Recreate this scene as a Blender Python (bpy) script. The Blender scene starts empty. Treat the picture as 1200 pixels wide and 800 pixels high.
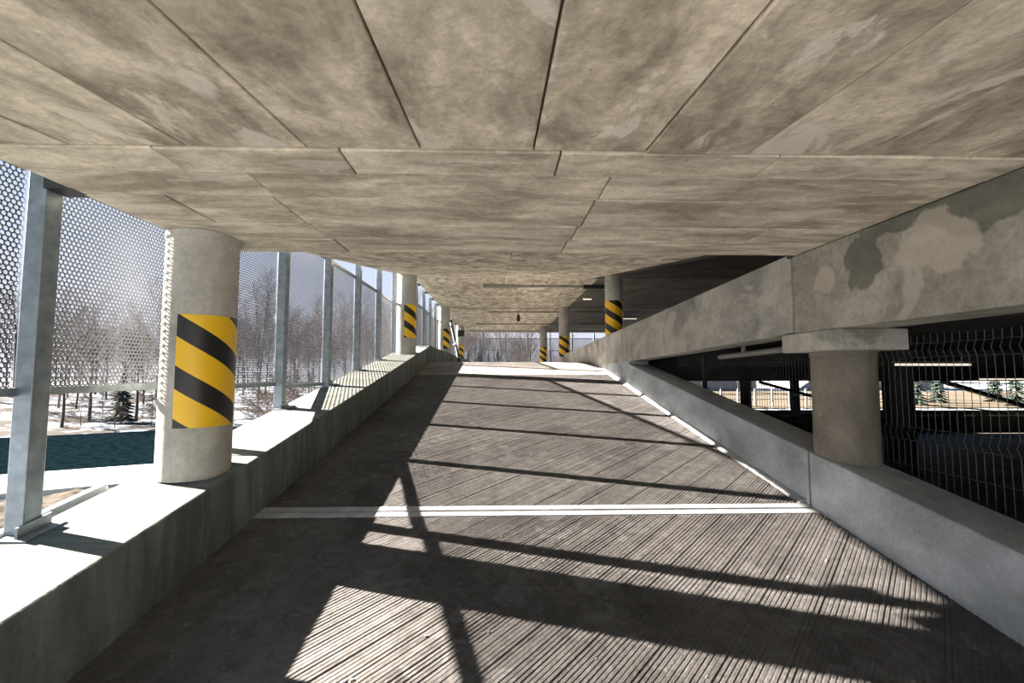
import bpy, math, random
from mathutils import Vector, noise

random.seed(7)
SC = bpy.context.scene
COL = SC.collection

# ------------------------------------------------------------------ camera
cam_d = bpy.data.cameras.new('camera')
cam_d.sensor_width = 36.0
cam_d.lens = 533.0 * 36.0 / 1200.0
cam_d.clip_start = 0.05
cam_d.clip_end = 600
cam = bpy.data.objects.new('camera', cam_d)
COL.objects.link(cam)
cam.location = (0, 0, 1.7)
cam.rotation_euler = (math.radians(90) + math.atan(36 / 533), 0, -math.atan(15 / 533))
SC.camera = cam

# ------------------------------------------------------------------ light, exposure
SC.view_settings.view_transform = 'Standard'
SC.view_settings.look = 'None'
SC.view_settings.gamma = 1.0
SC.view_settings.use_curve_mapping = False
SC.view_settings.exposure = 0.65

w = bpy.data.worlds.new('world')
SC.world = w
w.use_nodes = True
nt = w.node_tree
nt.nodes.clear()
n_out = nt.nodes.new('ShaderNodeOutputWorld')
n_bg = nt.nodes.new('ShaderNodeBackground')
n_tc = nt.nodes.new('ShaderNodeTexCoord')
n_sep = nt.nodes.new('ShaderNodeSeparateXYZ')
n_rmp = nt.nodes.new('ShaderNodeValToRGB')
nt.links.new(n_tc.outputs['Generated'], n_sep.inputs[0])
nt.links.new(n_sep.outputs['Z'], n_rmp.inputs[0])
nt.links.new(n_rmp.outputs[0], n_bg.inputs[0])
nt.links.new(n_bg.outputs[0], n_out.inputs[0])
cr = n_rmp.color_ramp
cr.elements[0].position = 0.0
cr.elements[0].color = (0.80, 0.78, 0.88, 1)
cr.elements[1].position = 1.0
cr.elements[1].color = (0.05, 0.20, 0.34, 1)
e = cr.elements.new(0.26); e.color = (0.62, 0.74, 0.95, 1)
e = cr.elements.new(0.5); e.color = (0.24, 0.50, 0.82, 1)
n_bg.inputs[1].default_value = 0.68

sun_d = bpy.data.lights.new('sun', 'SUN')
sun_d.energy = 42.0
sun_d.color = (1.0, 0.85, 0.71)
sun_d.angle = math.radians(0.53)
sun = bpy.data.objects.new('sun', sun_d)
COL.objects.link(sun)
SUNV = Vector((1.95, -0.555, -1.0)).normalized()
sun.rotation_euler = SUNV.to_track_quat('-Z', 'Y').to_euler()
sun.location = (-20, 10, 20)

# ------------------------------------------------------------------ helpers
class M:
    """collects shapes in world coordinates; build() links them as ONE mesh object"""
    def __init__(s):
        s.v = []; s.f = []
    def hexa(s, p):           # p: 8 points, bottom ring then top ring
        b = len(s.v); s.v += [tuple(q) for q in p]
        for q in ((3, 2, 1, 0), (4, 5, 6, 7), (0, 1, 5, 4), (1, 2, 6, 5), (2, 3, 7, 6), (3, 0, 4, 7)):
            s.f.append(tuple(b + i for i in q))
        return s
    def box(s, x0, x1, y0, y1, z0, z1):
        return s.hexa([(x0, y0, z0), (x1, y0, z0), (x1, y1, z0), (x0, y1, z0),
                       (x0, y0, z1), (x1, y0, z1), (x1, y1, z1), (x0, y1, z1)])
    def sbox(s, x0, x1, y0, y1, zb, zt):   # zb, zt: functions of y
        a, b, c, d = zb(y0), zb(y1), zt(y0), zt(y1)
        return s.hexa([(x0, y0, a), (x1, y0, a), (x1, y1, b), (x0, y1, b),
                       (x0, y0, c), (x1, y0, c), (x1, y1, d), (x0, y1, d)])
    def loft(s, rings, cap=True):          # rings: lists of points, closed loops
        b = len(s.v); n = len(rings[0])
        for r in rings: s.v += [tuple(q) for q in r]
        for k in range(len(rings) - 1):
            for i in range(n):
                j = (i + 1) % n
                s.f.append((b + k * n + i, b + k * n + j, b + (k + 1) * n + j, b + (k + 1) * n + i))
        if cap:
            s.f.append(tuple(b + i for i in reversed(range(n))))
            s.f.append(tuple(b + (len(rings) - 1) * n + i for i in range(n)))
        return s
    def lathe(s, cx, cy, prof, n=40):      # prof: (radius, z)
        return s.loft([[(cx + r * math.cos(2 * math.pi * i / n), cy + r * math.sin(2 * math.pi * i / n), z)
                        for i in range(n)] for r, z in prof])
    def tube(s, path, rad, n=6, cap=True):
        path = [Vector(p) for p in path]
        if not hasattr(rad, '__len__'): rad = [rad] * len(path)
        rings = []
        for k, p in enumerate(path):
            d = (path[min(k + 1, len(path) - 1)] - path[max(k - 1, 0)]).normalized()
            a = d.cross(Vector((0, 0, 1)) if abs(d.z) < 0.9 else Vector((1, 0, 0))).normalized()
            c = d.cross(a)
            rings.append([p + (a * math.cos(2 * math.pi * i / n) + c * math.sin(2 * math.pi * i / n)) * rad[k]
                          for i in range(n)])
        return s.loft(rings, cap)
    def build(s, name, mat, parent=None, smooth=False, bevel=0.0):
        me = bpy.data.meshes.new(name)
        o3 = Vector(parent.matrix_basis.translation) if parent else Vector((0, 0, 0))
        pp = parent.parent if parent else None
        while pp:
            o3 += pp.matrix_basis.translation; pp = pp.parent
        me.from_pydata([(a - o3.x, b - o3.y, c - o3.z) for a, b, c in s.v], [], s.f)
        me.validate()
        if mat: me.materials.append(mat)
        if smooth:
            me.polygons.foreach_set('use_smooth', [True] * len(me.polygons))
            try: me.set_sharp_from_angle(angle=math.radians(40))
            except Exception: pass
        o = bpy.data.objects.new(name, me)
        COL.objects.link(o)
        if parent: o.parent = parent
        if bevel:
            bm = o.modifiers.new('bevel', 'BEVEL'); bm.width = bevel; bm.segments = 2
            bm.limit_method = 'ANGLE'; bm.angle_limit = math.radians(40)
        return o

def thing(name, label, cat, loc=(0, 0, 0), group=None):
    o = bpy.data.objects.new(name, None)
    o.empty_display_size = 0.2
    COL.objects.link(o)
    o.location = loc
    return tag(o, label, cat, group)

def tag(o, label, cat, group=None):
    o['label'] = label; o['category'] = cat
    if group: o['group'] = group
    return o

def struct(o, label=None):
    o['kind'] = 'structure'
    if label: o['label'] = label
    return o

def dup(o, parent=None, **kw):
    c = o.copy(); COL.objects.link(c)
    if parent: c.parent = parent
    for ch in o.children: dup(ch, c)
    return c

# ------------------------------------------------------------------ materials
def nodes(name):
    m = bpy.data.materials.new(name); m.use_nodes = True
    t = m.node_tree; b = t.nodes['Principled BSDF']
    return m, t, b

def plain(name, col, rough=0.6, metal=0.0, var=0.12, scale=8.0, bump=0.0):
    m, t, b = nodes(name)
    tc = t.nodes.new('ShaderNodeTexCoord')
    ns = t.nodes.new('ShaderNodeTexNoise'); ns.inputs['Scale'].default_value = scale
    ns.inputs['Detail'].default_value = 5
    t.links.new(tc.outputs['Object'], ns.inputs['Vector'])
    r = t.nodes.new('ShaderNodeValToRGB')
    r.color_ramp.elements[0].position = 0.3; r.color_ramp.elements[1].position = 0.7
    r.color_ramp.elements[0].color = tuple(max(0, c * (1 - var)) for c in col) + (1,)
    r.color_ramp.elements[1].color = tuple(min(1, c * (1 + var)) for c in col) + (1,)
    t.links.new(ns.outputs['Fac'], r.inputs[0]); t.links.new(r.outputs[0], b.inputs['Base Color'])
    b.inputs['Roughness'].default_value = rough; b.inputs['Metallic'].default_value = metal
    if bump:
        bp = t.nodes.new('ShaderNodeBump'); bp.inputs['Strength'].default_value = bump
        bp.inputs['Distance'].default_value = 0.02
        t.links.new(ns.outputs['Fac'], bp.inputs['Height']); t.links.new(bp.outputs[0], b.inputs['Normal'])
    return m

def concrete(name, dark, light, scale=1.2, stretch=(1, 1, 1), stain=(0.2, 0.19, 0.16), stain_amt=0.35,
             rough=0.85, bump=0.25, rnd=0.0, pale=None, pale_amt=0.0, stain_scale=1.7, fine=38, pits=0.3, mottle=0.2):
    m, t, b = nodes(name)
    N = t.nodes.new; L = t.links.new
    tc = N('ShaderNodeTexCoord'); oi = N('ShaderNodeObjectInfo')
    off = N('ShaderNodeVectorMath'); off.operation = 'MULTIPLY_ADD'
    off.inputs[0].default_value = (1, 1, 1)
    cmb = N('ShaderNodeCombineXYZ')
    mul = N('ShaderNodeMath'); mul.operation = 'MULTIPLY'; mul.inputs[1].default_value = 37.0 if rnd else 0.0
    L(oi.outputs['Random'], mul.inputs[0])
    for k in range(3): L(mul.outputs[0], cmb.inputs[k])
    add = N('ShaderNodeVectorMath'); add.operation = 'ADD'
    L(tc.outputs['Object'], add.inputs[0]); L(cmb.outputs[0], add.inputs[1])
    t.nodes.remove(off)
    mp = N('ShaderNodeMapping'); mp.inputs['Scale'].default_value = stretch
    L(add.outputs[0], mp.inputs['Vector'])
    def noi(s, d, vec, dist=0.0):
        n = N('ShaderNodeTexNoise'); n.inputs['Scale'].default_value = s; n.inputs['Detail'].default_value = d
        n.inputs['Roughness'].default_value = 0.62; n.inputs['Distortion'].default_value = dist
        L(vec, n.inputs['Vector']); return n.outputs['Fac']
    def ramp(src, p0, p1, c0=(0, 0, 0), c1=(1, 1, 1)):
        r = N('ShaderNodeValToRGB'); L(src, r.inputs[0])
        r.color_ramp.elements[0].position = p0; r.color_ramp.elements[1].position = p1
        r.color_ramp.elements[0].color = (*c0, 1); r.color_ramp.elements[1].color = (*c1, 1)
        return r.outputs[0]
    def mix(a, bb, fac, mode='MIX'):
        x = N('ShaderNodeMix'); x.data_type = 'RGBA'; x.blend_type = mode
        if isinstance(fac, float): x.inputs[0].default_value = fac
        else: L(fac, x.inputs[0])
        for i, q in ((6, a), (7, bb)):
            if isinstance(q, tuple): x.inputs[i].default_value = (*q, 1)
            else: L(q, x.inputs[i])
        return x.outputs[2]
    c = ramp(noi(scale, 8, mp.outputs[0], 0.4), 0.38, 0.62, dark, light)
    # fine grain
    fg = noi(fine, 4, add.outputs[0])
    c = mix(c, ramp(fg, 0.3, 0.7, (0.84, 0.84, 0.84), (1.10, 1.10, 1.10)), 0.8, 'MULTIPLY')
    mo = noi(13.0, 8, add.outputs[0], 0.8)
    c = mix(c, ramp(mo, 0.34, 0.60, (0.62, 0.61, 0.57), (1.14, 1.14, 1.13)), mottle, 'MULTIPLY')
    # stains with a ragged edge
    sm = ramp(noi(stain_scale, 9, mp.outputs[0], 0.6), 0.55, 0.66)
    sf = N('ShaderNodeMath'); sf.operation = 'MULTIPLY'; sf.inputs[1].default_value = stain_amt; L(sm, sf.inputs[0])
    c = mix(c, stain, sf.outputs[0])
    if pale:
        pm = ramp(noi(stain_scale * 1.35, 8, mp.outputs[0], 1.0), 0.57, 0.62)
        pf = N('ShaderNodeMath'); pf.operation = 'MULTIPLY'; pf.inputs[1].default_value = pale_amt; L(pm, pf.inputs[0])
        c = mix(c, pale, pf.outputs[0])
    # pits
    vz = N('ShaderNodeTexVoronoi'); vz.inputs['Scale'].default_value = 9; L(add.outputs[0], vz.inputs['Vector'])
    pit = ramp(vz.outputs['Distance'], 0.03, 0.075)
    c = mix(c, pit, pits, 'MULTIPLY')
    if rnd:
        mr = N('ShaderNodeMapRange'); L(oi.outputs['Random'], mr.inputs[0])
        mr.inputs[3].default_value = 1 - rnd; mr.inputs[4].default_value = 1 + rnd
        c = mix(c, mr.outputs[0], 1.0, 'MULTIPLY')
    L(c, b.inputs['Base Color'])
    b.inputs['Roughness'].default_value = rough
    b.inputs['Specular IOR Level'].default_value = 0.3
    bp = N('ShaderNodeBump'); bp.inputs['Strength'].default_value = bump; bp.inputs['Distance'].default_value = 0.012
    L(fg, bp.inputs['Height']); L(bp.outputs[0], b.inputs['Normal'])
    return m

def emit(name, col, strength):
    m, t, b = nodes(name)
    b.inputs['Base Color'].default_value = (*col, 1)
    b.inputs['Emission Color'].default_value = (*col, 1)
    b.inputs['Emission Strength'].default_value = strength
    return m

MT = {}
MT['ceil'] = concrete('ceiling_concrete', (0.36, 0.32, 0.25), (0.85, 0.775, 0.635), 2.6, (1.5, 0.7, 1), (0.22, 0.20, 0.15), 0.45,
                      rnd=0.10, pale=(0.84, 0.80, 0.70), pale_amt=0.75, bump=0.3, stain_scale=1.5, mottle=0.5)
MT['ceil_x'] = concrete('ceiling_concrete_cross', (0.39, 0.35, 0.275), (0.84, 0.77, 0.635), 2.4, (0.6, 1.9, 1), (0.24, 0.21, 0.16), 0.45,
                        rnd=0.07, pale=(0.84, 0.80, 0.70), pale_amt=0.4, bump=0.35, mottle=0.4)
MT['joint'] = plain('joint_dark', (0.10, 0.09, 0.07), 0.95)
MT['slab'] = concrete('slab_concrete', (0.36, 0.33, 0.28), (0.52, 0.48, 0.42))
MT['beam'] = concrete('beam_concrete', (0.30, 0.30, 0.28), (0.54, 0.535, 0.49), 1.5, (1, 0.8, 1), (0.10, 0.115, 0.095), 0.75,
                      pale=(0.60, 0.58, 0.51), pale_amt=0.6, stain_scale=0.9, bump=0.4, mottle=0.3)
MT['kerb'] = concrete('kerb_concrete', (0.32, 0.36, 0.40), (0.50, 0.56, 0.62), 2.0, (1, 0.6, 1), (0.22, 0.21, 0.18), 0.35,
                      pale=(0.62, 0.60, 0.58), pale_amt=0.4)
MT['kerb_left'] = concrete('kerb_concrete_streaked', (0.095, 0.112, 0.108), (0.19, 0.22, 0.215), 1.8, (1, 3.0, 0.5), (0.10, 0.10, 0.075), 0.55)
MT['column'] = concrete('column_concrete', (0.34, 0.335, 0.305), (0.52, 0.515, 0.475), 2.2, (1, 1, 0.6), (0.27, 0.24, 0.19), 0.45,
                        pale=(0.66, 0.61, 0.54), pale_amt=0.4, bump=0.2)
MT['column_old'] = concrete('column_old_concrete', (0.17, 0.16, 0.135), (0.30, 0.28, 0.24), 2.2, (1, 1, 0.6), (0.15, 0.145, 0.11), 0.5,
                        pale=(0.36, 0.34, 0.29), pale_amt=0.4, bump=0.2)  # darker tone of the column concrete
MT['ramp'] = concrete('ramp_concrete', (0.066, 0.067, 0.0715), (0.118, 0.1195, 0.1265), 1.1, (1, 1, 1), (0.047, 0.050, 0.051), 0.5,
                      pale=(0.175, 0.185, 0.20), pale_amt=0.35, stain_scale=3.4, fine=60, bump=0.5, mottle=0.75)
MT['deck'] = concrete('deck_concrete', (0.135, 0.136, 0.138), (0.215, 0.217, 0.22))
MT['dark_deck'] = concrete('dusty_dark_concrete', (0.06, 0.06, 0.056), (0.10, 0.10, 0.09))  # shade of the right bays put into the colour of this concrete
MT['old'] = concrete('old_grey_concrete', (0.12, 0.118, 0.105), (0.20, 0.195, 0.175))  # soffit concrete darkened for the light fading out on the right
MT['strip'] = concrete('pale_joint_strip', (0.32, 0.35, 0.38), (0.46, 0.50, 0.54), 3, rough=0.6)
MT['splash'] = concrete('mortar_splash', (0.15, 0.155, 0.16), (0.24, 0.25, 0.26), 3)
MT['rubber'] = plain('black_rubber', (0.02, 0.02, 0.02), 0.8)
MT['galv'] = plain('galvanised_steel', (0.23, 0.275, 0.305), 0.45, 0.6, 0.25, 14)
MT['sheet'] = plain('perforated_sheet', (0.20, 0.215, 0.24), 0.5, 0.6, 0.1, 5)
MT['darksteel'] = plain('dark_steel', (0.035, 0.04, 0.045), 0.5, 0.4)
MT['black'] = plain('black_plastic', (0.012, 0.012, 0.013), 0.5)
MT['grey_metal'] = plain('painted_grey_metal', (0.30, 0.30, 0.28), 0.5, 0.2)
MT['whitepl'] = plain('pale_plastic', (0.7, 0.7, 0.68), 0.4)
MT['tube_on'] = emit('lit_tube', (1.0, 0.88, 0.74), 0.6)
MT['wire'] = plain('mesh_wire', (0.06, 0.063, 0.066), 0.55, 0.2)
MT['bark'] = plain('grey_bark', (0.055, 0.047, 0.043), 0.9, 0, 0.3, 6)
MT['twig'] = plain('brown_twigs', (0.075, 0.060, 0.056), 0.9, 0, 0.3, 3)
MT['birch'] = plain('pale_birch_bark', (0.20, 0.185, 0.18), 0.8, 0, 0.4, 5)
MT['needle'] = plain('spruce_needles', (0.022, 0.040, 0.032), 0.9, 0, 0.4, 3)
MT['frost'] = plain('frosted_needles', (0.13, 0.19, 0.25), 0.9, 0, 0.7, 4)
MT['road'] = plain('asphalt', (0.0024, 0.0058, 0.0085), 1.0, 0, 0.6, 5, 0.3)  # near-black blue: the shade over the street is put into its colour
MT['road'].node_tree.nodes['Principled BSDF'].inputs['Specular IOR Level'].default_value = 0.0
MT['pave'] = plain('pale_pavement', (0.38, 0.41, 0.45), 0.9, 0, 0.1, 4)
MT['edging'] = plain('road_edging', (0.34, 0.33, 0.32), 0.9)
MT['drygrass'] = plain('dry_grass', (0.066, 0.053, 0.032), 0.95, 0, 0.35, 0.8)
MT['timber'] = plain('weathered_boards', (0.44, 0.34, 0.20), 0.85, 0, 0.25, 5)
MT['render'] = plain('pale_render', (0.24, 0.23, 0.23), 0.9, 0, 0.1, 1)
MT['roof'] = plain('grey_roof', (0.33, 0.33, 0.36), 0.8)
MT['glass'] = plain('dark_glass', (0.06, 0.08, 0.10), 0.1)

def two_tone(name, a, b_, scale, p0, p1, rough=0.95, bump=0.5):
    m, t, b = nodes(name)
    N = t.nodes.new; L = t.links.new
    tc = N('ShaderNodeTexCoord')
    n = N('ShaderNodeTexNoise'); n.inputs['Scale'].default_value = scale; n.inputs['Detail'].default_value = 10
    n.inputs['Roughness'].default_value = 0.65
    L(tc.outputs['Object'], n.inputs['Vector'])
    r = N('ShaderNodeValToRGB'); L(n.outputs['Fac'], r.inputs[0])
    r.color_ramp.elements[0].position = p0; r.color_ramp.elements[1].position = p1
    r.color_ramp.elements[0].color = (*a, 1); r.color_ramp.elements[1].color = (*b_, 1)
    L(r.outputs[0], b.inputs['Base Color']); b.inputs['Roughness'].default_value = rough
    b.inputs['Specular IOR Level'].default_value = 0.1
    bp = N('ShaderNodeBump'); bp.inputs['Strength'].default_value = bump; bp.inputs['Distance'].default_value = 0.05
    L(n.outputs['Fac'], bp.inputs['Height']); L(bp.outputs[0], b.inputs['Normal'])
    return m
MT['snow'] = two_tone('patchy_snow', (0.022, 0.021, 0.021), (0.40, 0.46, 0.55), 0.55, 0.47, 0.55)
MT['oldsnow'] = two_tone('old_patchy_snow', (0.006, 0.0058, 0.0055), (0.16, 0.195, 0.245), 0.75, 0.475, 0.53)
MT['dirt'] = two_tone('dry_dirt', (0.006, 0.0055, 0.0045), (0.058, 0.052, 0.043), 5.0, 0.42, 0.60)

def patches(mat, dark, light, blobs_d, blobs_l):
    """weathering patches with ragged edges at fixed spots of a face (object y, z)"""
    t = mat.node_tree; N = t.nodes.new; L = t.links.new; b = t.nodes['Principled BSDF']
    src = b.inputs['Base Color'].links[0].from_socket
    tc = N('ShaderNodeTexCoord'); sp = N('ShaderNodeSeparateXYZ'); L(tc.outputs['Object'], sp.inputs[0])
    nz = N('ShaderNodeTexNoise'); nz.inputs['Scale'].default_value = 6; nz.inputs['Detail'].default_value = 8; L(tc.outputs['Object'], nz.inputs['Vector'])
    def M2(op, a, c):
        x = N('ShaderNodeMath'); x.operation = op
        for i, q in enumerate((a, c)):
            if isinstance(q, (int, float)): x.inputs[i].default_value = q
            else: L(q, x.inputs[i])
        return x.outputs[0]
    for col, blobs, amt in ((dark, blobs_d, .7), (light, blobs_l, .6)):
        mask = None
        for cy, cz, ry, rz in blobs:
            dy = M2('DIVIDE', M2('SUBTRACT', sp.outputs['Y'], cy), ry); dz = M2('DIVIDE', M2('SUBTRACT', sp.outputs['Z'], cz), rz)
            d = M2('ADD', M2('MULTIPLY', dy, dy), M2('MULTIPLY', dz, dz))
            d = M2('ADD', d, M2('MULTIPLY', M2('SUBTRACT', nz.outputs['Fac'], .5), 3.2))
            mr = N('ShaderNodeMapRange'); L(d, mr.inputs[0]); mr.inputs[1].default_value = 0.85; mr.inputs[2].default_value = 1.15
            mr.inputs[3].default_value = amt; mr.inputs[4].default_value = 0
            mask = mr.outputs[0] if mask is None else M2('MAXIMUM', mask, mr.outputs[0])
        x = N('ShaderNodeMix'); x.data_type = 'RGBA'; L(mask, x.inputs[0]); L(src, x.inputs[6]); x.inputs[7].default_value = (*col, 1)
        src = x.outputs[2]
    L(src, b.inputs['Base Color'])
MT['beam_near'] = concrete('near_beam_concrete', (0.27, 0.265, 0.235), (0.47, 0.455, 0.40), 1.8, (1, 0.8, 1), (0.10, 0.115, 0.095), 0.35,
                      pale=(0.56, 0.53, 0.46), pale_amt=0.5, stain_scale=1.6, bump=0.4, mottle=0.4)
patches(MT['beam_near'], (0.085, 0.098, 0.078), (0.56, 0.51, 0.43),
        ((3.08, 2.47, .17, .19), (2.15, 2.62, .42, .17), (2.75, 2.66, .35, .07)), ((2.55, 2.45, .22, .19), (3.45, 2.42, .13, .10)))

def hazard():
    m, t, b = nodes('hazard_stripes')
    N = t.nodes.new; L = t.links.new
    uv = N('ShaderNodeUVMap'); sp = N('ShaderNodeSeparateXYZ'); L(uv.outputs[0], sp.inputs[0])
    ad = N('ShaderNodeMath'); ad.operation = 'ADD'; L(sp.outputs['X'], ad.inputs[0]); L(sp.outputs['Y'], ad.inputs[1])
    fr = N('ShaderNodeMath'); fr.operation = 'FRACT'; L(ad.outputs[0], fr.inputs[0])
    gt = N('ShaderNodeMath'); gt.operation = 'GREATER_THAN'; gt.inputs[1].default_value = 0.56; L(fr.outputs[0], gt.inputs[0])
    mx = N('ShaderNodeMix'); mx.data_type = 'RGBA'
    mx.inputs[6].default_value = (0.86, 0.52, 0.012, 1); mx.inputs[7].default_value = (0.012, 0.012, 0.014, 1)
    L(gt.outputs[0], mx.inputs[0]); L(mx.outputs[2], b.inputs['Base Color'])
    b.inputs['Roughness'].default_value = 0.38
    return m
MT['hazard'] = hazard()

# ------------------------------------------------------------------ ramp and floors
SL = 0.157
XL, XR = -1.9, 2.58          # inner faces of the two kerbs
YC, ZD = 12.6, 1.98          # crest, height of upper deck
GZ = -0.6                    # ground and lower floor
YB = -3.82                   # foot of the ramp
fl = lambda y: SL * y
CR = 2.43                    # kerb top on the upper deck

m = M().sbox(XL - 0.1, XR + 0.1, YB, YC, lambda y: min(GZ, SL * y) - 0.3, lambda y: SL * y - 0.012)
floor = struct(m.build('floor', MT['ramp']), 'ramp of raked concrete climbing to a crest')

def ridged(y0, y1):
    P = 0.0235; rt2 = math.sqrt(2)
    w0, w1 = (XL - y1) / rt2, (XR - y0) / rt2
    lines = []
    k = 0; wv = w0
    rr = random.Random(3)
    while wv < w1:
        big = (k % 11 == 0)
        h = 0.0028 if big else 0.0 + rr.uniform(-0.0012, 0.0012)
        lines += [(wv, h), (wv + P * 0.58, h), (wv + P * 0.68, -0.0023), (wv + P * 0.90, -0.0023)]
        wv += P; k += 1
    v, f = [], []
    rows = []
    STEP = 0.16
    for wv, h in lines:
        xa = max(XL, y0 + rt2 * wv); xb = min(XR, y1 + rt2 * wv)
        rows.append((wv, h, xa, xb))
    ux0 = XL; nseg = int((XR - XL) / STEP) + 1
    xs = [XL + (XR - XL) * i / nseg for i in range(nseg + 1)]
    idx_prev = None
    for wv, h, xa, xb in rows:
        idx = []
        for x in xs:
            xx = min(max(x, xa), xb) if xa < xb else (xa if xa > XR else xb)
            y = xx - rt2 * wv
            yy = min(max(y, y0), y1)
            j = noise.noise(Vector((xx * 7, yy * 7, wv * 3)))
            idx.append(len(v)); v.append((min(max(xx + 0.0016 * j, XL - .01), XR + .01), yy, SL * yy + h + 0.0014 * noise.noise(Vector((xx * 11, yy * 11, 4))) + 0.0014 * noise.noise(Vector((xx * 2.3, yy * 2.3, wv * 40)))))
        if idx_prev:
            for i in range(nseg):
                q = (idx_prev[i], idx[i], idx[i + 1], idx_prev[i + 1])
                a, b_, c, d = (v[p] for p in q)
                if abs(a[0] - d[0]) + abs(b_[0] - c[0]) > 1e-4: f.append((q[3], q[2], q[1], q[0]))
        idx_prev = idx
    mm = M(); mm.v = v; mm.f = f
    return mm
YG = 10.45
for a, b_ in ((YB, 3.655), (3.825, YG)):
    o = ridged(a, b_).build('raked_surface', MT['ramp'], floor); o['kind'] = 'stuff'
for a, b_ in ((3.655, 3.728), (3.752, 3.825)):
    M().sbox(XL, XR, a, b_, lambda y: SL * y - 0.03, lambda y: SL * y + 0.006).build('joint_strip', MT['strip'], floor, bevel=0.003)
M().sbox(XL, XR, 3.728, 3.752, lambda y: SL * y - 0.03, lambda y: SL * y - 0.008).build('joint_seal', MT['rubber'], floor)
M().sbox(XL, XR, YG, YC, lambda y: SL * y - 0.05, lambda y: SL * y + 0.002).build('smooth_head', MT['deck'], floor)
# rough broken blobs of mortar left on the ridges
rr = random.Random(11)
mm = M()
for k in range(420):
    x = rr.uniform(XL + .1, XR - .1); y = rr.uniform(1.2, 9.5); s_ = 0.004 + 0.014 * rr.random() ** 3
    if 3.6 < y < 3.9: continue
    n = 6; r0 = []; 
    ang = [2 * math.pi * i / n for i in range(n)]
    rad = [s_ * rr.uniform(0.5, 1.4) for _ in ang]
    r0 = [(x + r * math.cos(t), y + r * math.sin(t), SL * y - 0.006) for r, t in zip(rad, ang)]
    r1 = [(x + .6 * r * math.cos(t), y + .6 * r * math.sin(t), SL * y + 0.004 + s_ * .12) for r, t in zip(rad, ang)]
    mm.loft([r0, r1])
o = mm.build('mortar_splashes', MT['splash'], floor); o['kind'] = 'stuff'

struct(M().box(XL - .1, XR + .02, YC, 28.6, ZD - 0.3, ZD).build('floor', MT['deck']), 'upper deck beyond the crest')
struct(M().box(XR + .4, 8, 18.3, 28.6, ZD - 0.3, ZD).build('floor', MT['dark_deck']), 'far part of the upper deck')
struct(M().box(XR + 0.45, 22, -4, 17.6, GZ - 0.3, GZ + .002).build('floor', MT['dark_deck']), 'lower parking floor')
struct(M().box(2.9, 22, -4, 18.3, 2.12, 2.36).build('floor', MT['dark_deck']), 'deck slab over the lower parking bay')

# ------------------------------------------------------------------ kerbs
kt = lambda y: SL * y + 0.45
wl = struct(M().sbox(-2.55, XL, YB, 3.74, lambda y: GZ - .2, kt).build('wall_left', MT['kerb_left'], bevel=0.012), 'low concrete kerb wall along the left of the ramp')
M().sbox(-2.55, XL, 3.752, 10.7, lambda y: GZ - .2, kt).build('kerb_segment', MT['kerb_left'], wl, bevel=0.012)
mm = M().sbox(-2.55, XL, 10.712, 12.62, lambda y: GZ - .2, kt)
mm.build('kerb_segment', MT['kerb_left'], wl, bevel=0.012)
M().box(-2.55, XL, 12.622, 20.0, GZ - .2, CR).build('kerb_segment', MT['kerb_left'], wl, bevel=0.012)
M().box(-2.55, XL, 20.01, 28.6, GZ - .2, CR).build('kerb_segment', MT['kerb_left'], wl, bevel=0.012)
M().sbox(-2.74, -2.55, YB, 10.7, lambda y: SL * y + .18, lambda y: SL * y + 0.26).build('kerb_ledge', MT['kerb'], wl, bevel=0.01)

M().sbox(-2.645, -2.59, YB, 3.15, lambda y: kt(y) - .12, lambda y: kt(y) + .022).build('edge_lip', MT['kerb'], wl, bevel=0.006)
M().sbox(-2.595, -2.55, YB, 3.15, lambda y: kt(y) - .12, lambda y: kt(y) - .02).build('lip_bed', MT['kerb'], wl)

wr = struct(M().sbox(XR, 2.97, YB, 3.775, lambda y: GZ - .2, kt).build('wall_right', MT['kerb'], bevel=0.012), 'low concrete kerb wall along the right of the ramp')
M().sbox(XR, 2.97, 3.80, 9.0, lambda y: GZ - .2, kt).build('kerb_segment', MT['kerb'], wr, bevel=0.012)
bb = lambda y: 2.04 - 0.024 * (y - 3.9)
M().sbox(XR, 2.97, 9.0, 12.6, lambda y: GZ - .2, lambda y: bb(y) + .05).build('kerb_segment', MT['kerb'], wr)
mm = M(); 
y0, y1 = 3.84, 12.5
mm.v = [(XR - .075, y0, SL * y0 - .01), (XR + .01, y0, SL * y0 - .01), (XR + .01, y0, SL * y0 + .042),
        (XR - .075, y1, SL * y1 - .01), (XR + .01, y1, SL * y1 - .01), (XR + .01, y1, SL * y1 + .042)]
mm.f = [(0, 1, 2), (5, 4, 3), (0, 3, 4, 1), (1, 4, 5, 2), (2, 5, 3, 0)]
mm.build('mortar_fillet', MT['strip'], wr)

# ------------------------------------------------------------------ beams on the right
tr = struct(M().box(2.545, 2.92, -4, 3.84, 2.03, 2.70).build('trim_1', MT['beam_near'], bevel=0.012), 'deep concrete edge beam under the ceiling')
M().sbox(2.565, 2.90, 3.885, 12.0, bb, lambda y: bb(y) + .70).build('edge_beam', MT['beam'], tr, bevel=0.012)
M().sbox(2.565, 2.90, 12.005, 18.6, bb, lambda y: bb(y) + .70).build('edge_beam', MT['beam'], tr, bevel=0.012)
M().box(2.60, 2.88, 3.84, 3.885, 2.06, 2.69).build('beam_joint', MT['joint'], tr)
M().box(2.53, 3.06, 3.30, 4.00, 1.868, 2.03).build('corbel', MT['beam'], tr, bevel=0.012)

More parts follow.
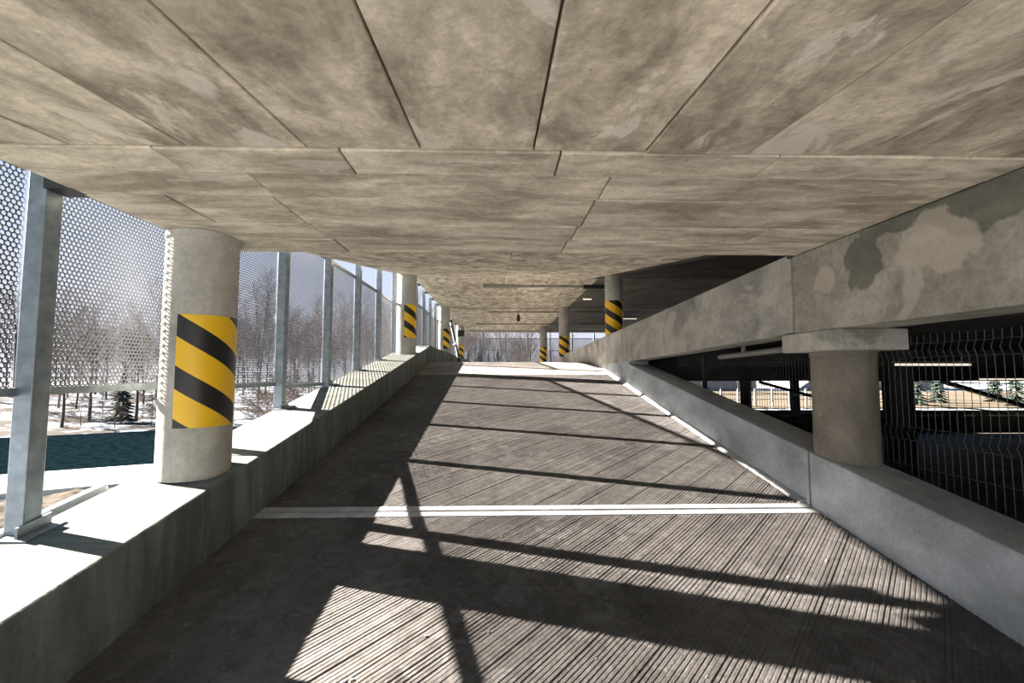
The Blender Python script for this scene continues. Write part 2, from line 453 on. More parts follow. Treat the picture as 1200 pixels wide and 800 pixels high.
# ------------------------------------------------------------------ ceiling
XE = -2.35
c1 = lambda y: 2.49 + 0.105 * y
c3 = lambda y: 3.16 + 0.166 * (y - 5.6)
Y3, Y4 = 3.78, 12.45
ceil = struct(M().sbox(XE, 2.545, -2.6, 2.0, lambda y: c1(y) + .022, lambda y: c1(y) + .26).build('ceiling', MT['joint']), 'concrete soffit of the ramp above')
def slabpart(mm, mat=None): return mm.build('ceiling_slab', mat or MT['slab'], ceil)
slabpart(M().box(XE, 2.545, 2.0, Y3, 2.722, 2.98), MT['joint'])
slabpart(M().sbox(XE, 2.545, Y3 - .02, Y4, lambda y: c3(y) + .02, lambda y: c3(y) + .26), MT['joint'])
slabpart(M().box(XE, XE + .03, -2.6, 2.0, 2.66, 2.98))
rr = random.Random(5)
G = 0.0045
def panel(x0, x1, y0, y1, zf, mat, gap=G, drop=None):
    d = rr.uniform(-0.004, 0.004) if drop is None else drop
    o = M().sbox(x0 + gap, x1 - gap, y0 + gap, y1 - gap, lambda y: zf(y) + d, lambda y: zf(y) + .03).build('ceiling_panel', mat, ceil, bevel=0.004)
    return o
# lengthways boards over the camera
xs = [XE, -1.90, -1.39, -0.86, -0.356, 0.154, 0.665, 1.14, 1.65, 2.15, 2.545]
for a, b_ in zip(xs, xs[1:]):
    panel(a, b_, -2.6, 2.0, c1, MT['ceil'])
flat = lambda y: 2.70
xs = [XE, -1.55, -0.72, 0.28, 1.30, 2.545]
for a, b_ in zip(xs, xs[1:]): panel(a, b_, 2.0, 2.25, flat, MT['ceil_x'], drop=-0.006 + rr.uniform(-.003, .003))
for (ya, yb), xs in (((2.25, 2.57), [XE, -1.27, 0.57, 2.545]), ((2.57, 3.06), [XE, -1.9, -1.30, 0.56, 2.545]),
                     ((3.06, 3.40), [XE, -1.28, 0.54, 1.9, 2.545]), ((3.40, Y3), [XE, -1.25, 0.52, 2.545])):
    for a, b_ in zip(xs, xs[1:]): panel(a, b_, ya, yb, flat, MT['ceil_x'])
ys = [Y3, 5.0, 6.25, 7.5, 8.75, 10.0, 11.25, Y4]
for k, (ya, yb) in enumerate(zip(ys, ys[1:])):
    xs = [XE, -1.1, 0.15, 1.4, 2.545] if k % 2 else [XE, -1.7, -0.5, 0.75, 1.95, 2.545]
    for a, b_ in zip(xs, xs[1:]): panel(a, b_, ya, yb, c3, MT['ceil'])
# level soffit of the upper deck
Z4 = c3(Y4)
ceil2 = struct(M().box(XE, 8, Y4, 28.4, Z4 + .022, Z4 + .3).build('ceiling', MT['joint']), 'level soffit over the upper deck')
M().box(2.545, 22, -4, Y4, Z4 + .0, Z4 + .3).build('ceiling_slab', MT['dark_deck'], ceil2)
z4 = lambda y: Z4
ceil_k = ceil; ceil = ceil2
ys = [Y4, 14.3, 15.9, 17.6, 19.4, 21.2, 23.2, 25.4, 28.0]
for k, (ya, yb) in enumerate(zip(ys, ys[1:])):
    x = XE; i = 0
    while x < 2.75:
        nx = min(2.75, x + (1.25 if i else rr.choice((0.6, 1.25, 0.9)))); panel(x, nx, ya, yb, z4, MT['ceil']); x = nx; i += 1
M().box(2.75, 8, Y4, 28.0, Z4, Z4 + .03).build('ceiling_slab', MT['old'], ceil2)  # first of two darker steps that paint the fall-off of light
M().box(8, 22, Y4, 17.7, Z4, Z4 + .03).build('ceiling_slab', MT['dark_deck'], ceil2)  # second, darker step of the painted fall-off
M().box(XE, 8, 28.0, 28.4, Z4 - .12, Z4 + .3).build('edge_beam', MT['slab'], ceil2)
for yy in (18.3,):
    M().box(XE + .4, 8, yy, yy + .06, Z4 - .035, Z4 + .03).build('downstand_rib', MT['slab'], ceil2)
# unseen walls added to shut light out of the right bay
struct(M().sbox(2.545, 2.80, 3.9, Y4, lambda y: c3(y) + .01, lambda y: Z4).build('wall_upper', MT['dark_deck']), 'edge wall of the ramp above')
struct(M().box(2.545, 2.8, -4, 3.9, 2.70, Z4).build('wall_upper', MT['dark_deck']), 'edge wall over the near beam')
struct(M().box(22, 22.3, -4, 17.75, GZ - .2, Z4 + .3).build('wall_end', MT['dark_deck']))  # added unseen wall, closes the side of the bay for darkness
struct(M().box(2.97, 22.3, -4.3, -4, GZ - .2, Z4 + .3).build('wall_back', MT['dark_deck']))  # added unseen wall, closes the back of the bay for darkness

# lower bay: front wall with openings, downstand beams, columns
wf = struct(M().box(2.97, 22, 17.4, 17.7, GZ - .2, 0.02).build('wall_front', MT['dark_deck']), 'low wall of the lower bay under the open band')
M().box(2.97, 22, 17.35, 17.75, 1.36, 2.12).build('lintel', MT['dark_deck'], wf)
M().box(7.5, 22, 17.38, 17.72, 0.0, 0.22).build('parapet_coping', MT['deck'], wf)
mm = M()
rr = random.Random(9)
x = 9.0
while x < 21:
    l = rr.uniform(.5, 2.2); mm.box(x, x + l, 17.3, 17.5, .0, .05); x += l + rr.uniform(.2, 1.0)
o = mm.build('ledge_snow', plain('clean_snow', (.85, .87, .9), .9), wf); o['kind'] = 'stuff'
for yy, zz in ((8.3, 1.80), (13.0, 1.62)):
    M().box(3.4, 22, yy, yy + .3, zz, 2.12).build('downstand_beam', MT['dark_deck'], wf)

# ------------------------------------------------------------------ columns
def column(x, y, z0, z1, r, label, band=None, arc=None, cat='column', group=None, phase=0.0, mat='column'):
    t = thing('concrete_column', label, cat, (x, y, z0), group)
    M().lathe(x, y, [(r, z0), (r, z1 - .05), (r + .006, z1 - .045), (r + .006, z1)], 48).build('shaft', MT[mat], t, smooth=True)
    if band:
        a0, a1 = arc; n = 36; th = 0.003
        v, f, uvs = [], [], []
        for i in range(n + 1):
            a = math.radians(a0 + (a1 - a0) * i / n)
            for rr_ in (r + th, r - .001):
                for zz in (band[0], band[1]):
                    v.append((x + rr_ * math.cos(a), y + rr_ * math.sin(a), zz))
        for i in range(n):
            p = i * 4; q = p + 4
            f += [(p, q, q + 1, p + 1), (p + 2, p + 3, q + 3, q + 2), (p + 1, q + 1, q + 3, p + 3), (p, p + 2, q + 2, q)]
        f += [(0, 1, 3, 2), (n * 4, n * 4 + 2, n * 4 + 3, n * 4 + 1)]
        mm = M(); mm.v = v; mm.f = f
        o = mm.build('hazard_band', MT['hazard'], t, smooth=True)
        o['label'] = 'yellow and black diagonal striped band'
        uvl = o.data.uv_layers.new(name='UVMap')
        for lp in o.data.loops:
            vi = lp.vertex_index
            i = vi // 4; a = math.radians(a0 + (a1 - a0) * i / n)
            uvl.data[lp.index].uv = (a * r * 0.65 / 0.36 + phase, (v[vi][2] - band[0]) / 0.36)
    return t
CX = -2.2
column(CX, 3.40, .96, 2.70, .23, 'thick round concrete column with a big striped hazard band, nearest on the left kerb', (1.32, 2.10), (-92, 92), phase=0.48)
column(CX, 10.80, 2.10, c3(10.8), .23, 'round striped column on the left kerb just before the crest', (2.50, 3.28), (-92, 92), phase=0.5)
column(CX, 18.20, 1.98, Z4, .23, 'round striped column on the left with a dark pole leaning against it', (2.62, 3.42), (-92, 92), phase=0.2)
column(CX, 25.60, 1.98, Z4, .23, 'farthest striped column on the left with a black box at its head', (2.40, 3.20), (-92, 92), phase=0.7)
column(2.76, 10.80, 1.7, Z4, .21, 'striped column rising behind the sloping beam, largest of the three on the right', (2.60, 3.40), (-180, 180), phase=0.3)
column(2.62, 18.20, 1.98, Z4, .22, 'striped column at the middle of the three on the right of the upper deck', (2.32, 3.14), (-180, 180), phase=0.6)
column(2.50, 25.60, 1.98, Z4, .21, 'thin far striped column, smallest of the three on the right of the upper deck', (2.30, 3.10), (-180, 180), phase=0.1)
column(2.82, 3.66, .95, 1.868, .225, 'short plain concrete column under the corbel on the right kerb', mat='column_old')
column(7.55, 8.45, GZ, 1.79, .24, 'dark column in the lower bay behind the wire fence', mat='dark_deck')
column(9.6, 17.55, GZ, 1.4, .20, 'dark post in the open band seen left of the short column', mat='dark_deck')
column(11.55, 17.55, GZ, 1.4, .16, 'thinner dark post in the open band close beside the short column', mat='dark_deck')

# ------------------------------------------------------------------ perforated fence
PW, PH = 1.30, 1.86
def perforated():
    p = 0.0295; r = 0.0113; th = 0.0009
    v, f = [], []
    dy, dz = p, p * math.sqrt(3) / 2
    nz = int(PH / dz); ny = int(PW / dy)
    R = p / math.sqrt(3)
    hexp = [(R * math.cos(math.radians(30 + 60 * i)), R * math.sin(math.radians(30 + 60 * i))) for i in range(6)]
    hol = [(r * math.cos(math.radians(30 + 30 * i)), r * math.sin(math.radians(30 + 30 * i))) for i in range(12)]
    for j in range(nz):
        for i in range(ny):
            cy = (i + .5 + (.5 if j % 2 else 0)) * dy - PW / 2
            cz = (j + .6) * dz
            if cy > PW / 2 - .3 * dy: continue
            b = len(v)
            for x in (th, -th):
                v += [(x, cy + a, cz + c) for a, c in hexp]
                v += [(x, cy + a, cz + c) for a, c in hol]
            for k in range(6):
                k2 = (k + 1) % 6; h0, h1, h2 = 6 + 2 * k, 6 + 2 * k + 1, 6 + (2 * k + 2) % 12
                f.append((b + k, b + k2, b + h2, b + h1, b + h0))
                f.append((b + 18 + h0, b + 18 + h1, b + 18 + h2, b + 18 + k2, b + 18 + k))
            for k in range(12):
                k2 = (k + 1) % 12
                f.append((b + 6 + k, b + 6 + k2, b + 24 + k2, b + 24 + k))
    me = bpy.data.meshes.new('perforated_sheet')
    me.from_pydata(v, [], f); me.materials.append(MT['sheet'])
    return me
PERF = perforated()
def bar_mesh(name, mm, mat):
    o = mm.build(name, mat); me = o.data; bpy.data.objects.remove(o); return me
RAIL_H = bar_mesh('rail', M().box(-.012, .030, -PW / 2 - .03, PW / 2 + .03, -.022, .022), MT['galv'])
def sheet(parent, loc, rz=0.0):
    """one perforated sheet with its top and bottom rails (local origin: middle of the bottom edge)"""
    o = bpy.data.objects.new('perforated_panel', PERF); COL.objects.link(o); o.parent = parent
    o.location = loc; o.rotation_euler = (0, 0, rz)
    for z in (-.0, PH):
        b = bpy.data.objects.new('rail', RAIL_H); COL.objects.link(b); b.parent = o; b.location = (0, 0, z)
    return o
PX = -2.53
fence = thing('perforated_fence', 'perforated galvanised metal fence on square posts along the left kerb of the ramp', 'fence', (PX, 2.55, .85))
post_y = [2.55 + 1.4 * k for k in range(-3, 7)]
def post(parent, y, z0, z1, plate=True):
    o = M().box(PX - .05, PX + .05, y - .05, y + .05, z0, z1).build('post', MT['galv'], parent, bevel=0.006)
    if plate:
        s = SL if y < YC else 0
        M().sbox(PX - .02, PX + .13, y - .11, y + .11, lambda q: z0 + s * (q - y) - .002, lambda q: z0 + s * (q - y) + .014).build('base_plate', MT['galv'], o)
        M().sbox(PX + .05, PX + .065, y - .09, y + .09, lambda q: z0 + s * (q - y) + .014, lambda q: z0 + s * (q - y) + .07).build('base_angle', MT['galv'], o)
    return o
for y in post_y:
    ztop = 2.95 if y < 4.5 else (c3(y) + .12)
    po = post(fence, y, kt(y) - .004, max(ztop, 3.45))
    if y < 4.5:
        M().box(PX + .05, XE + .02, y - .07, y + .07, 2.70, 2.76).build('slab_bracket', MT['darksteel'], po)
    else:
        M().box(PX + .05, XE - .002, y - .05, y + .05, c3(y) + .04, c3(y) + .10).build('slab_bracket', MT['darksteel'], po)
for y in post_y[:-1]:
    sheet(fence, (-.055, y + .7 - 2.55, 1.53 + (.065 if y < 2.6 else .035 if y < 4.2 else .0) - .85))
fence2 = thing('perforated_fence', 'upper run of perforated metal fence along the left edge of the upper deck', 'fence', (PX, 12.3, CR))
py2 = [12.4 + 1.4 * k for k in range(12)]
for y in py2:
    po = post(fence2, y, CR - .004, Z4 + .12, False)
    M().box(PX + .05, XE - .002, y - .05, y + .05, Z4 + .04, Z4 + .10).build('slab_bracket', MT['darksteel'], po)
for y in py2[:-1]:
    sheet(fence2, (-.055, y + .7 - 12.3, 1.97 - CR))
# screen across the far end of the upper deck
fence3 = thing('perforated_fence', 'perforated metal screen across the far end of the upper deck', 'fence', (-2.4, 28.55, ZD))
for k in range(9):
    x = -2.4 + 1.4 * k
    M().box(x - .04, x + .04, 28.47, 28.55, ZD, Z4 + .0).build('post', MT['galv'], fence3)
    if k < 8:
        sheet(fence3, (x + .7 + 2.4, .06, -.02), math.pi / 2)
M().box(-2.4, 8.8, 28.5, 28.54, 3.03, 3.07).build('mid_rail', MT['galv'], fence3)

# ------------------------------------------------------------------ wire mesh fence on the right
FX = 3.10
mesh = thing('wire_mesh_fence', 'dark welded wire fence with folded panels between right kerb and lower bay', 'fence', (FX, 3.0, .3))
mp_ = [-.6, 1.9, 4.4, 6.9, 9.4]
for y in mp_:
    M().box(FX + .02, FX + .07, y - .03, y + .03, GZ, 1.95).build('post', MT['darksteel'], mesh)
folds = [0.62, 1.24, 1.86]
def fx(z):
    for fz in folds:
        if abs(z - fz) < .05: return FX - .022 * (1 - abs(z - fz) / .05)
    return FX
for ya, yb in zip(mp_, mp_[1:]):
    mm = M(); n = int((yb - ya) / .052)
    zz = [.0]
    for fz in folds: zz += [fz - .05, fz, fz + .05]
    zz += [1.97]
    for k in range(n):
        y = ya + (yb - ya) * (k + .5) / n
        mm.tube([(fx(z), y, z) for z in zz], .0026, 4, False)
    o = mm.build('vertical_wires', MT['wire'], mesh); o['kind'] = 'stuff'
    mm = M()
    for z in (.0, .2, .4, .57, .67, .83, 1.0, 1.19, 1.29, 1.46, 1.63, 1.81, 1.91):
        mm.tube([(fx(z) - .004, ya, z), (fx(z) - .004, yb, z)], .0032, 4, False)
    o = mm.build('cross_wires', MT['wire'], mesh); o['kind'] = 'stuff'

# ------------------------------------------------------------------ bracing in the open band
def brace(name, label, pts, r):
    t = thing(name, label, 'brace', pts[0][0])
    for k, (a, b_) in enumerate(pts):
        M().tube([a, b_], r, 8).build('strut', MT['darksteel'], t)
brace('steel_brace', 'dark crossed steel braces in the open band left of the short column', [((10.0, 17.26, 1.32), (13.4, 17.26, .42)), ((11.6, 17.22, .06), (13.6, 17.22, .42))], .06)
brace('steel_brace', 'dark slanting steel brace in the open band at the right edge', [((17.2, 17.24, 1.34), (21.4, 17.24, 0.1))], .10)

# ------------------------------------------------------------------ lamps, conduits, small fittings
def tube_lamp(x0, x1, y, z, label, hang=0.0, lit=True, cat='lamp'):
    t = thing('tube_light', label, cat, ((x0 + x1) / 2, y, z))
    M().box(x0, x1, y - .05, y + .05, z + .03, z + .075).build('housing', MT['grey_metal'], t, bevel=0.008)
    M().tube([(x0 + .02, y, z + .012), (x1 - .02, y, z + .012)], .02, 10).build('tube', MT['tube_on'] if lit else MT['whitepl'], t, smooth=True)
    if hang:
        for x in (x0 + .15, x1 - .15):
            M().tube([(x, y, z + .07), (x, y, z + hang)], .006, 5).build('hanger', MT['grey_metal'], t)
    return t
tube_lamp(6.62, 7.95, 7.45, 1.815, 'longer lit tube lamp hung in the dark lower bay behind the wire fence', .29)
tube_lamp(13.0, 14.4, 12.0, 1.50, 'far lit tube lamp at the right edge, low in the open band', .62)
tube_lamp(5.6, 6.45, 21, 4.18, 'lit tube lamp under the dark soffit right of the largest striped right column', .09)
tube_lamp(2.78, 3.1, 15.0, 4.12, 'short lit lamp under the soffit left of the largest striped right column', .16)
t = thing('cable_trunking', 'grey trunking box with a long thin conduit under the soffit beyond the crest', 'conduit', (-.2, 13.4, Z4))
M().box(-.48, .50, 13.32, 13.45, Z4 - .10, Z4 - .004).build('trunking_box', MT['grey_metal'], t, bevel=0.006)
M().tube([(.50, 13.4, Z4 - .05), (2.75, 13.4, Z4 - .05)], .028, 8).build('conduit_pipe', MT['grey_metal'], t, smooth=True)
M().tube([(.50, 13.46, Z4 - .02), (2.75, 13.46, Z4 - .02)], .014, 8).build('conduit_pipe', MT['grey_metal'], t, smooth=True)
M().box(2.5, 3.3, 13.32, 13.45, Z4 - .11, Z4 - .004).build('junction_box', MT['darksteel'], t)
for yy, x0, x1, lab in ((19.3, -.5, 6.0, 'thin conduit across the soffit in front of the small hanging siren'), (24.2, -1.2, 6.0, 'farthest thin conduit across the soffit of the upper deck')):
    o = M().tube([(x0, yy, Z4 - .035), (x1, yy, Z4 - .035)], .03, 8).build('conduit', MT['grey_metal'], None, smooth=True)
    tag(o, lab, 'conduit')
t = thing('hanging_siren', 'small black fitting hanging from the soffit of the upper deck', 'fitting', (.83, 19.6, Z4))
M().tube([(.83, 19.6, Z4), (.83, 19.6, Z4 - .12)], .02, 8).build('stem', MT['black'], t)
M().lathe(.83, 19.6, [(.05, Z4 - .40), (.075, Z4 - .36), (.075, Z4 - .16), (.04, Z4 - .12)], 16).build('body', MT['black'], t, smooth=True)
t = thing('wall_speaker', 'black box fixed at the head of the farthest left striped column', 'speaker', (-2.1, 25.25, 3.8))
M().hexa([(-2.30, 25.0, 3.66), (-1.92, 25.0, 3.66), (-1.95, 25.3, 3.72), (-2.26, 25.3, 3.72),
          (-2.30, 25.0, 4.02), (-1.92, 25.0, 4.02), (-1.95, 25.3, 3.98), (-2.26, 25.3, 3.98)]).build('case', MT['black'], t, bevel=0.02)
M().box(-2.16, -2.04, 25.3, 25.42, 3.80, 3.90).build('bracket', MT['black'], t)
M().tube([(-2.1, 25.18, 4.02), (-2.1, 25.18, 4.16)], .05, 10).build('top_knob', MT['black'], t)
t = thing('leaning_pole', 'dark steel pole leaning against the third column on the left', 'pole', (-1.5, 17.0, ZD))
M().tube([(-1.46, 17.0, ZD), (-1.92, 17.85, 3.72)], .055, 8).build('pole', MT['darksteel'], t, smooth=True)
M().tube([(-1.70, 17.3, 2.75), (-1.88, 17.55, 2.02)], .018, 6).build('stay', MT['galv'], t)
M().tube([(-1.72, 17.22, 2.70), (-1.62, 17.22, 2.78)], .06, 8).build('clamp', MT['whitepl'], t)
t = thing('pipe', 'grey pipe fixed below the edge beam left of the short column', 'pipe', (3.0, 4.2, 1.9))
M().tube([(3.0, 3.98, 1.955), (3.0, 6.1, 1.905)], .035, 10).build('pipe_run', MT['grey_metal'], t, smooth=True)
for yy in (4.5, 5.5): M().box(2.985, 3.015, yy - .02, yy + .02, 1.92, 2.14).build('pipe_clip', MT['grey_metal'], t)

# ------------------------------------------------------------------ outside ground on the left and behind
rn = Vector((-0.42, 0.906)).normalized(); rd = Vector((rn.y, -rn.x))
def band(name, d0, d1, z0, z1, mat, u0=-90, u1=60, label=None, parent=None):
    mm = M()
    P = lambda u, d: (rd.x * u + rn.x * d, rd.y * u + rn.y * d)
    a, b_, c, d = P(u0, d0), P(u1, d0), P(u1, d1), P(u0, d1)
    mm.hexa([(*a, z0), (*b_, z0), (*c, z0), (*d, z0), (*a, z1), (*b_, z1), (*c, z1), (*d, z1)])
    return struct(mm.build(name, mat), label)
struct(M().box(-120, 140, -120, 140, GZ - .5, GZ - .03).build('ground', MT['snow']), 'snowy ground all around the building')
struct(M().box(-14, 30, -40, -4.3, GZ - .1, GZ).build('forecourt', MT['pave']), 'pale forecourt at the foot of the ramp')  # out of view, added to bounce sun up to the ceiling
def grid(name, P, nu, nv, mat, label):
    mm = M()
    for j in range(nv + 1):
        for i in range(nu + 1): mm.v.append(P(i / nu, j / nv))
    for j in range(nv):
        for i in range(nu):
            a = j * (nu + 1) + i; mm.f.append((a, a + 1, a + nu + 2, a + nu + 1))
    o = mm.build(name, mat, None, smooth=True)
    return struct(o, label)
def dirt(u, v):
    x = -16 + u * 13.42; y = 1.5 + v * 13.0
    d = rn.x * x + rn.y * y
    k = min(1, max(0, (11.8 - d) / .5))
    h = noise.fractal(Vector((x * 1.1, y * 1.1, 0)), 1, 2, 5) * .10 + noise.fractal(Vector((x * 4.5, y * 4.5, 7)), 1, 2, 3) * .05
    return (x, y, GZ - .06 + k * (.14 + h))
grid('dirt_verge', dirt, 110, 110, MT['dirt'], 'dry brown earth verge')
band('road_edging', 11.85, 12.25, GZ - .2, GZ + .07, MT['edging'], -60, 12, 'edging stones of the pavement')
band('pavement', 12.25, 14.2, GZ - .2, GZ + .04, MT['pave'], -60, 12, 'pale pavement beside the street')
band('street', 14.2, 22.6, GZ - .2, GZ - .005, MT['road'], -90, 12, 'dark asphalt street')
def snow(u, v):
    uu = -110 + u * 190; d = 22.5 + v * v * 75
    x = rd.x * uu + rn.x * d; y = rd.y * uu + rn.y * d
    h = noise.fractal(Vector((x * .12, y * .12, 3)), 1, 2, 4) * .35 + noise.fractal(Vector((x * .8, y * .8, 1)), 1, 2, 3) * .08
    if x > 4: return (x, y, GZ - .6)
    return (x, y, GZ - .02 + min(1, (d - 22.5) / 2) * (.12 + h) + (d - 22.5) * .012)
grid('snow_bank', snow, 150, 60, MT['oldsnow'], 'patchy snow bank beyond the street')

# ------------------------------------------------------------------ trees
def grow(seed, height, spread, bark, twig, levels=4, name='bare_tree', trunk_r=None, low=0.25):
    r_ = random.Random(seed)
    t = thing(name, 'tree', 'tree')
    tr_, tw = M(), M()
    R0 = trunk_r or height * .011
    def limb(p, d, L, r, lev):
        pts, rad = [p], [r]
        n = 5 if lev == 0 else 3
        q = p.copy(); dd = d.copy()
        for i in range(n):
            dd = (dd + Vector((r_.uniform(-1, 1), r_.uniform(-1, 1), r_.uniform(-.3, .6))) * (.06 if lev == 0 else .16)).normalized()
            q = q + dd * L / n; pts.append(q.copy()); rad.append(max(.004, r * (1 - .8 * (i + 1) / n)))
        (tr_ if lev < 1 else tw).tube(pts, rad, 7 if lev == 0 else 3, False)
        if lev >= levels: return
        k = {0: 15, 1: 6, 2: 4, 3: 3}[lev]
        for j in range(k):
            f = (low + (1 - low) * (j + r_.random()) / k) if lev == 0 else (.25 + .75 * (j + r_.random()) / k)
            s = f * n; i0 = min(n - 1, int(s)); pp = pts[i0].lerp(pts[i0 + 1], s - i0)
            a = r_.uniform(0, 6.28)
            base = (pts[i0 + 1] - pts[i0]).normalized()
            side = Vector((math.cos(a), math.sin(a), 0))
            nd = (base * r_.uniform(.5, .9) + side * spread * r_.uniform(.7, 1.2) + Vector((0, 0, .25))).normalized()
            LL = (height * .40 * (1.1 - f * .75) if lev == 0 else L * r_.uniform(.4, .62))
            limb(pp, nd, LL, max(.006, (R0 * (1 - .8 * f) * .45 if lev == 0 else r * .5)), lev + 1)
    limb(Vector((0, 0, -.1)), Vector((0, 0, 1)), height, R0, 0)
    tr_.build('trunk', bark, t, smooth=True)
    o = tw.build('branches', twig, t); o['kind'] = 'stuff'
    return t
def spruce(seed, height, mat, snowmat=None):
    r_ = random.Random(seed)
    t = thing('spruce_tree', 'tree', 'tree')
    M().tube([(0, 0, -.1), (0, 0, height)], [height * .014, .01], 7).build('trunk', MT['bark'], t)
    mm = M()
    z = height * .08
    while z < height * .98:
        R = (height - z) * .24 + .08; n = max(5, int(R * 9))
        for k in range(n):
            a = 6.283 * (k + r_.random()) / n; L = R * r_.uniform(.75, 1.1)
            dx, dy = math.cos(a), math.sin(a)
            for q in range(3):
                o_ = (q - 1) * .28
                ex, ey = math.cos(a + o_) * L, math.sin(a + o_) * L
                wx, wy = -dy * L * .10, dx * L * .10
                b = len(mm.v)
                mm.v += [(0, 0, z + .1), (ex * .55 + wx, ey * .55 + wy, z - L * .10), (ex, ey, z - L * .32), (ex * .55 - wx, ey * .55 - wy, z - L * .10), (ex * .5, ey * .5, z - L * .28)]
                mm.f += [(b, b + 1, b + 2, b + 3), (b, b + 4, b + 2, b + 1), (b, b + 3, b + 2, b + 4)]
        z += max(.12, (height - z) * .07)
    o = mm.build('needles', mat, t); o['kind'] = 'stuff'
    return t
protos = [grow(1, 10.5, .75, MT['bark'], MT['twig']), grow(2, 9.0, .6, MT['birch'], MT['twig']), grow(3, 12.0, .65, MT['bark'], MT['twig']),
          grow(4, 8.0, .9, MT['bark'], MT['twig']), grow(5, 11.0, .5, MT['birch'], MT['twig'])]
small = grow(6, 3.6, .8, MT['bark'], MT['twig'], 3, trunk_r=.07, low=.3)
shrub = grow(8, 2.4, 1.2, MT['twig'], MT['twig'], 4, trunk_r=.03, low=.03)
spr = [spruce(1, 3.2, MT['needle']), spruce(2, 9.0, MT['frost'])]
used = set()
def plant(proto, x, y, z, s, label, group=None, cat='tree', rz=None, name=None):
    o = proto if proto not in used else dup(proto)
    used.add(proto)
    if name: o.name = name
    o.location = (x, y, z); o.scale = (s, s, s); o.rotation_euler = (0, 0, random.uniform(0, 6.28) if rz is None else rz)
    o['label'] = label; o['category'] = cat
    if group: o['group'] = group
    return o
def gz(x, y):
    d = rn.x * x + rn.y * y
    return GZ + max(0, (d - 22.5) * .012) + .05
rr = random.Random(21)
# the wood across the street: everything left of the ramp and beyond
def zone(px):
    a = ('left of the near fence post', 'between the near post and the near column', 'just right of the near column', 'seen through the fence before the second column')
    k = 0 if px < 30 else 1 if px < 225 else 2 if px < 390 else 3
    return 'bare leafless tree of the distant wood, ' + a[k], 'bare trees of the wood ' + a[k]
cnt = 0; spots = []
while cnt < 150:
    u = rr.uniform(-75, 32); d = 33 + rr.random() ** 1.3 * 38
    x = rd.x * u + rn.x * d; y = rd.y * u + rn.y * d
    if y < 6: continue
    px = 585 + 533 * x / y
    if px < -150 or px > 545: continue
    p = protos[rr.choice((0, 1, 2, 3, 4, 1))]
    s = rr.uniform(.72, 1.1) * (0.68 if px < 225 else 0.74)
    if any((x - a) ** 2 + (y - c) ** 2 < 7.5 for a, c in spots): continue
    spots.append((x, y))
    plant(p, x, y, gz(x, y), s, zone(px)[0], zone(px)[1]); cnt += 1
# wood behind the far screen
for k in range(90):
    x = -6 + 22 * rr.random(); y = rr.uniform(46, 75)
    if any((x - a) ** 2 + (y - c) ** 2 < 4 for a, c in spots): continue
    spots.append((x, y))
    plant(protos[rr.choice((0, 2, 3, 1))], x, y, GZ, rr.uniform(.6, .9) * (.55 if x > 6 else 1), 'bare brownish tree seen through the screen at the far end of the deck', 'bare trees behind the far screen')
for k, (x, y, q) in enumerate(((-2.9, 41, .52), (-1.9, 43, .60), (-1.0, 40, .50), (-.2, 42, .55), (.7, 40.5, .46))):
    plant(spr[1], x, y, GZ, q, 'frosted spruce behind the far screen, %s of the row of five' % ('leftmost', 'second from left', 'middle', 'second from right', 'rightmost')[k], 'frosted spruces')
# single small trees on the snow between the near post and the near column
lab = ['small bare tree on the snow, just right of the near fence post', 'small crooked bare tree on the snow, second from the near post', 'small bare tree on the snow, third from the near post', 'small bare tree on the snow close to the near column']
for k, (px, py, s) in enumerate(((62, 484, .9), (91, 497, .95), (121, 490, 1.1), (173, 488, 1.05))):
    Y = 19.5 + (497 - py) * .25; X = (px - 585) / 533 * Y
    plant(small, X, Y, gz(X, Y), s, lab[k], None)
Y = 21; plant(spr[0], (157 - 585) / 533 * Y, Y, gz(-17, Y), .8, 'small green spruce among the bare trees on the snow near the near column')
for k, (px, Y) in enumerate(((112, 20), (135, 21.5), (150, 19.5), (190, 20), (205, 22), (180, 23), (310, 16), (326, 15), (345, 17), (320, 19), (362, 19), (350, 22))):
    X = (px - 585) / 533 * Y
    plant(shrub, X, Y, gz(X, Y) - .05, .55 if px < 220 else .9, 'low brown bush on the snow bank left of the near column' if px < 220 else 'low brown bush seen under the fence right of the near column',
          'bushes left of the near column' if px < 220 else 'bushes right of the near column', 'bush', name='bare_bush')

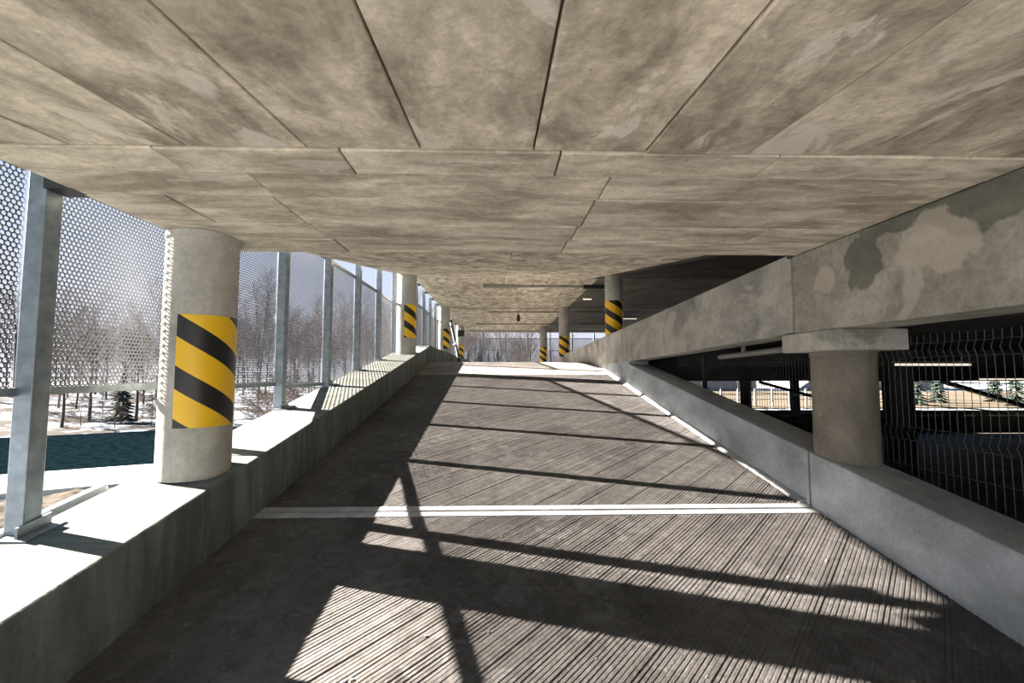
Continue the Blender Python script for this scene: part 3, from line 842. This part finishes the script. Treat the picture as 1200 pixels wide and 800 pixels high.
# ------------------------------------------------------------------ outside, beyond the lower bay
struct(M().box(6, 70, 28.8, 54, GZ - .1, GZ + .03).build('grass_field', MT['drygrass']), 'dry beige grass beyond the lower bay')
bf = thing('boundary_fence', 'pale posted wire boundary fence on the dry grass beyond the open band', 'fence', (9, 30, GZ))
MT_post = M().box(8.95, 9.05, 29.95, 30.05, GZ, .62).build('post', MT['edging'], bf)
for k in range(1, 16):
    o = MT_post.copy(); COL.objects.link(o); o.location.x = k * 1.15
for z in (-.1, .25, .60):
    M().tube([(9, 30, z), (26.3, 30, z)], .02, 5).build('rail', MT['darksteel'], bf)
def house(x0, x1, y, h, label, roofh):
    t = thing('house', label, 'house', ((x0 + x1) / 2, y, GZ))
    M().box(x0, x1, y, y + 8, GZ, h).build('wall', MT['render'], t)
    mm = M(); xm = (x0 + x1) / 2
    b = len(mm.v); mm.v += [(x0 - .4, y - .4, h), (x1 + .4, y - .4, h), (x1 + .4, y + 8.4, h), (x0 - .4, y + 8.4, h), (x0 - .4, y + 4, h + roofh), (x1 + .4, y + 4, h + roofh)]
    mm.f += [(0, 1, 5, 4), (2, 3, 4, 5), (0, 4, 3), (1, 2, 5), (3, 2, 1, 0)]
    mm.build('roof', MT['roof'], t)
    x = x0 + 1
    while x < x1 - 1.4:
        wn = M().box(x, x + 1.1, y - .04, y + .05, .9, 2.2).build('window', MT['whitepl'], t)
        M().box(x + .08, x + 1.02, y - .06, y - .03, .98, 2.12).build('pane', MT['glass'], wn); x += 2.6
house(19, 32, 56, 2.4, 'pale low house behind the board fence', 2)
house(40, 58, 58, 2.4, 'pale low house farther right behind the board fence', 2)
for k, (x, y) in enumerate(((29, 31), (32.5, 33), (35, 30), (38, 34), (34, 37))):
    plant(spr[0], x, y, GZ, 1.0, 'green spruce outside the open band right of the short column', 'spruces outside the open band')
for k, (x, y) in enumerate(((17, 48), (21, 47), (26, 49), (40, 45))):
    plant(protos[3], x, y, GZ, .5, 'small bare tree behind the board fence', 'bare trees behind the board fence')
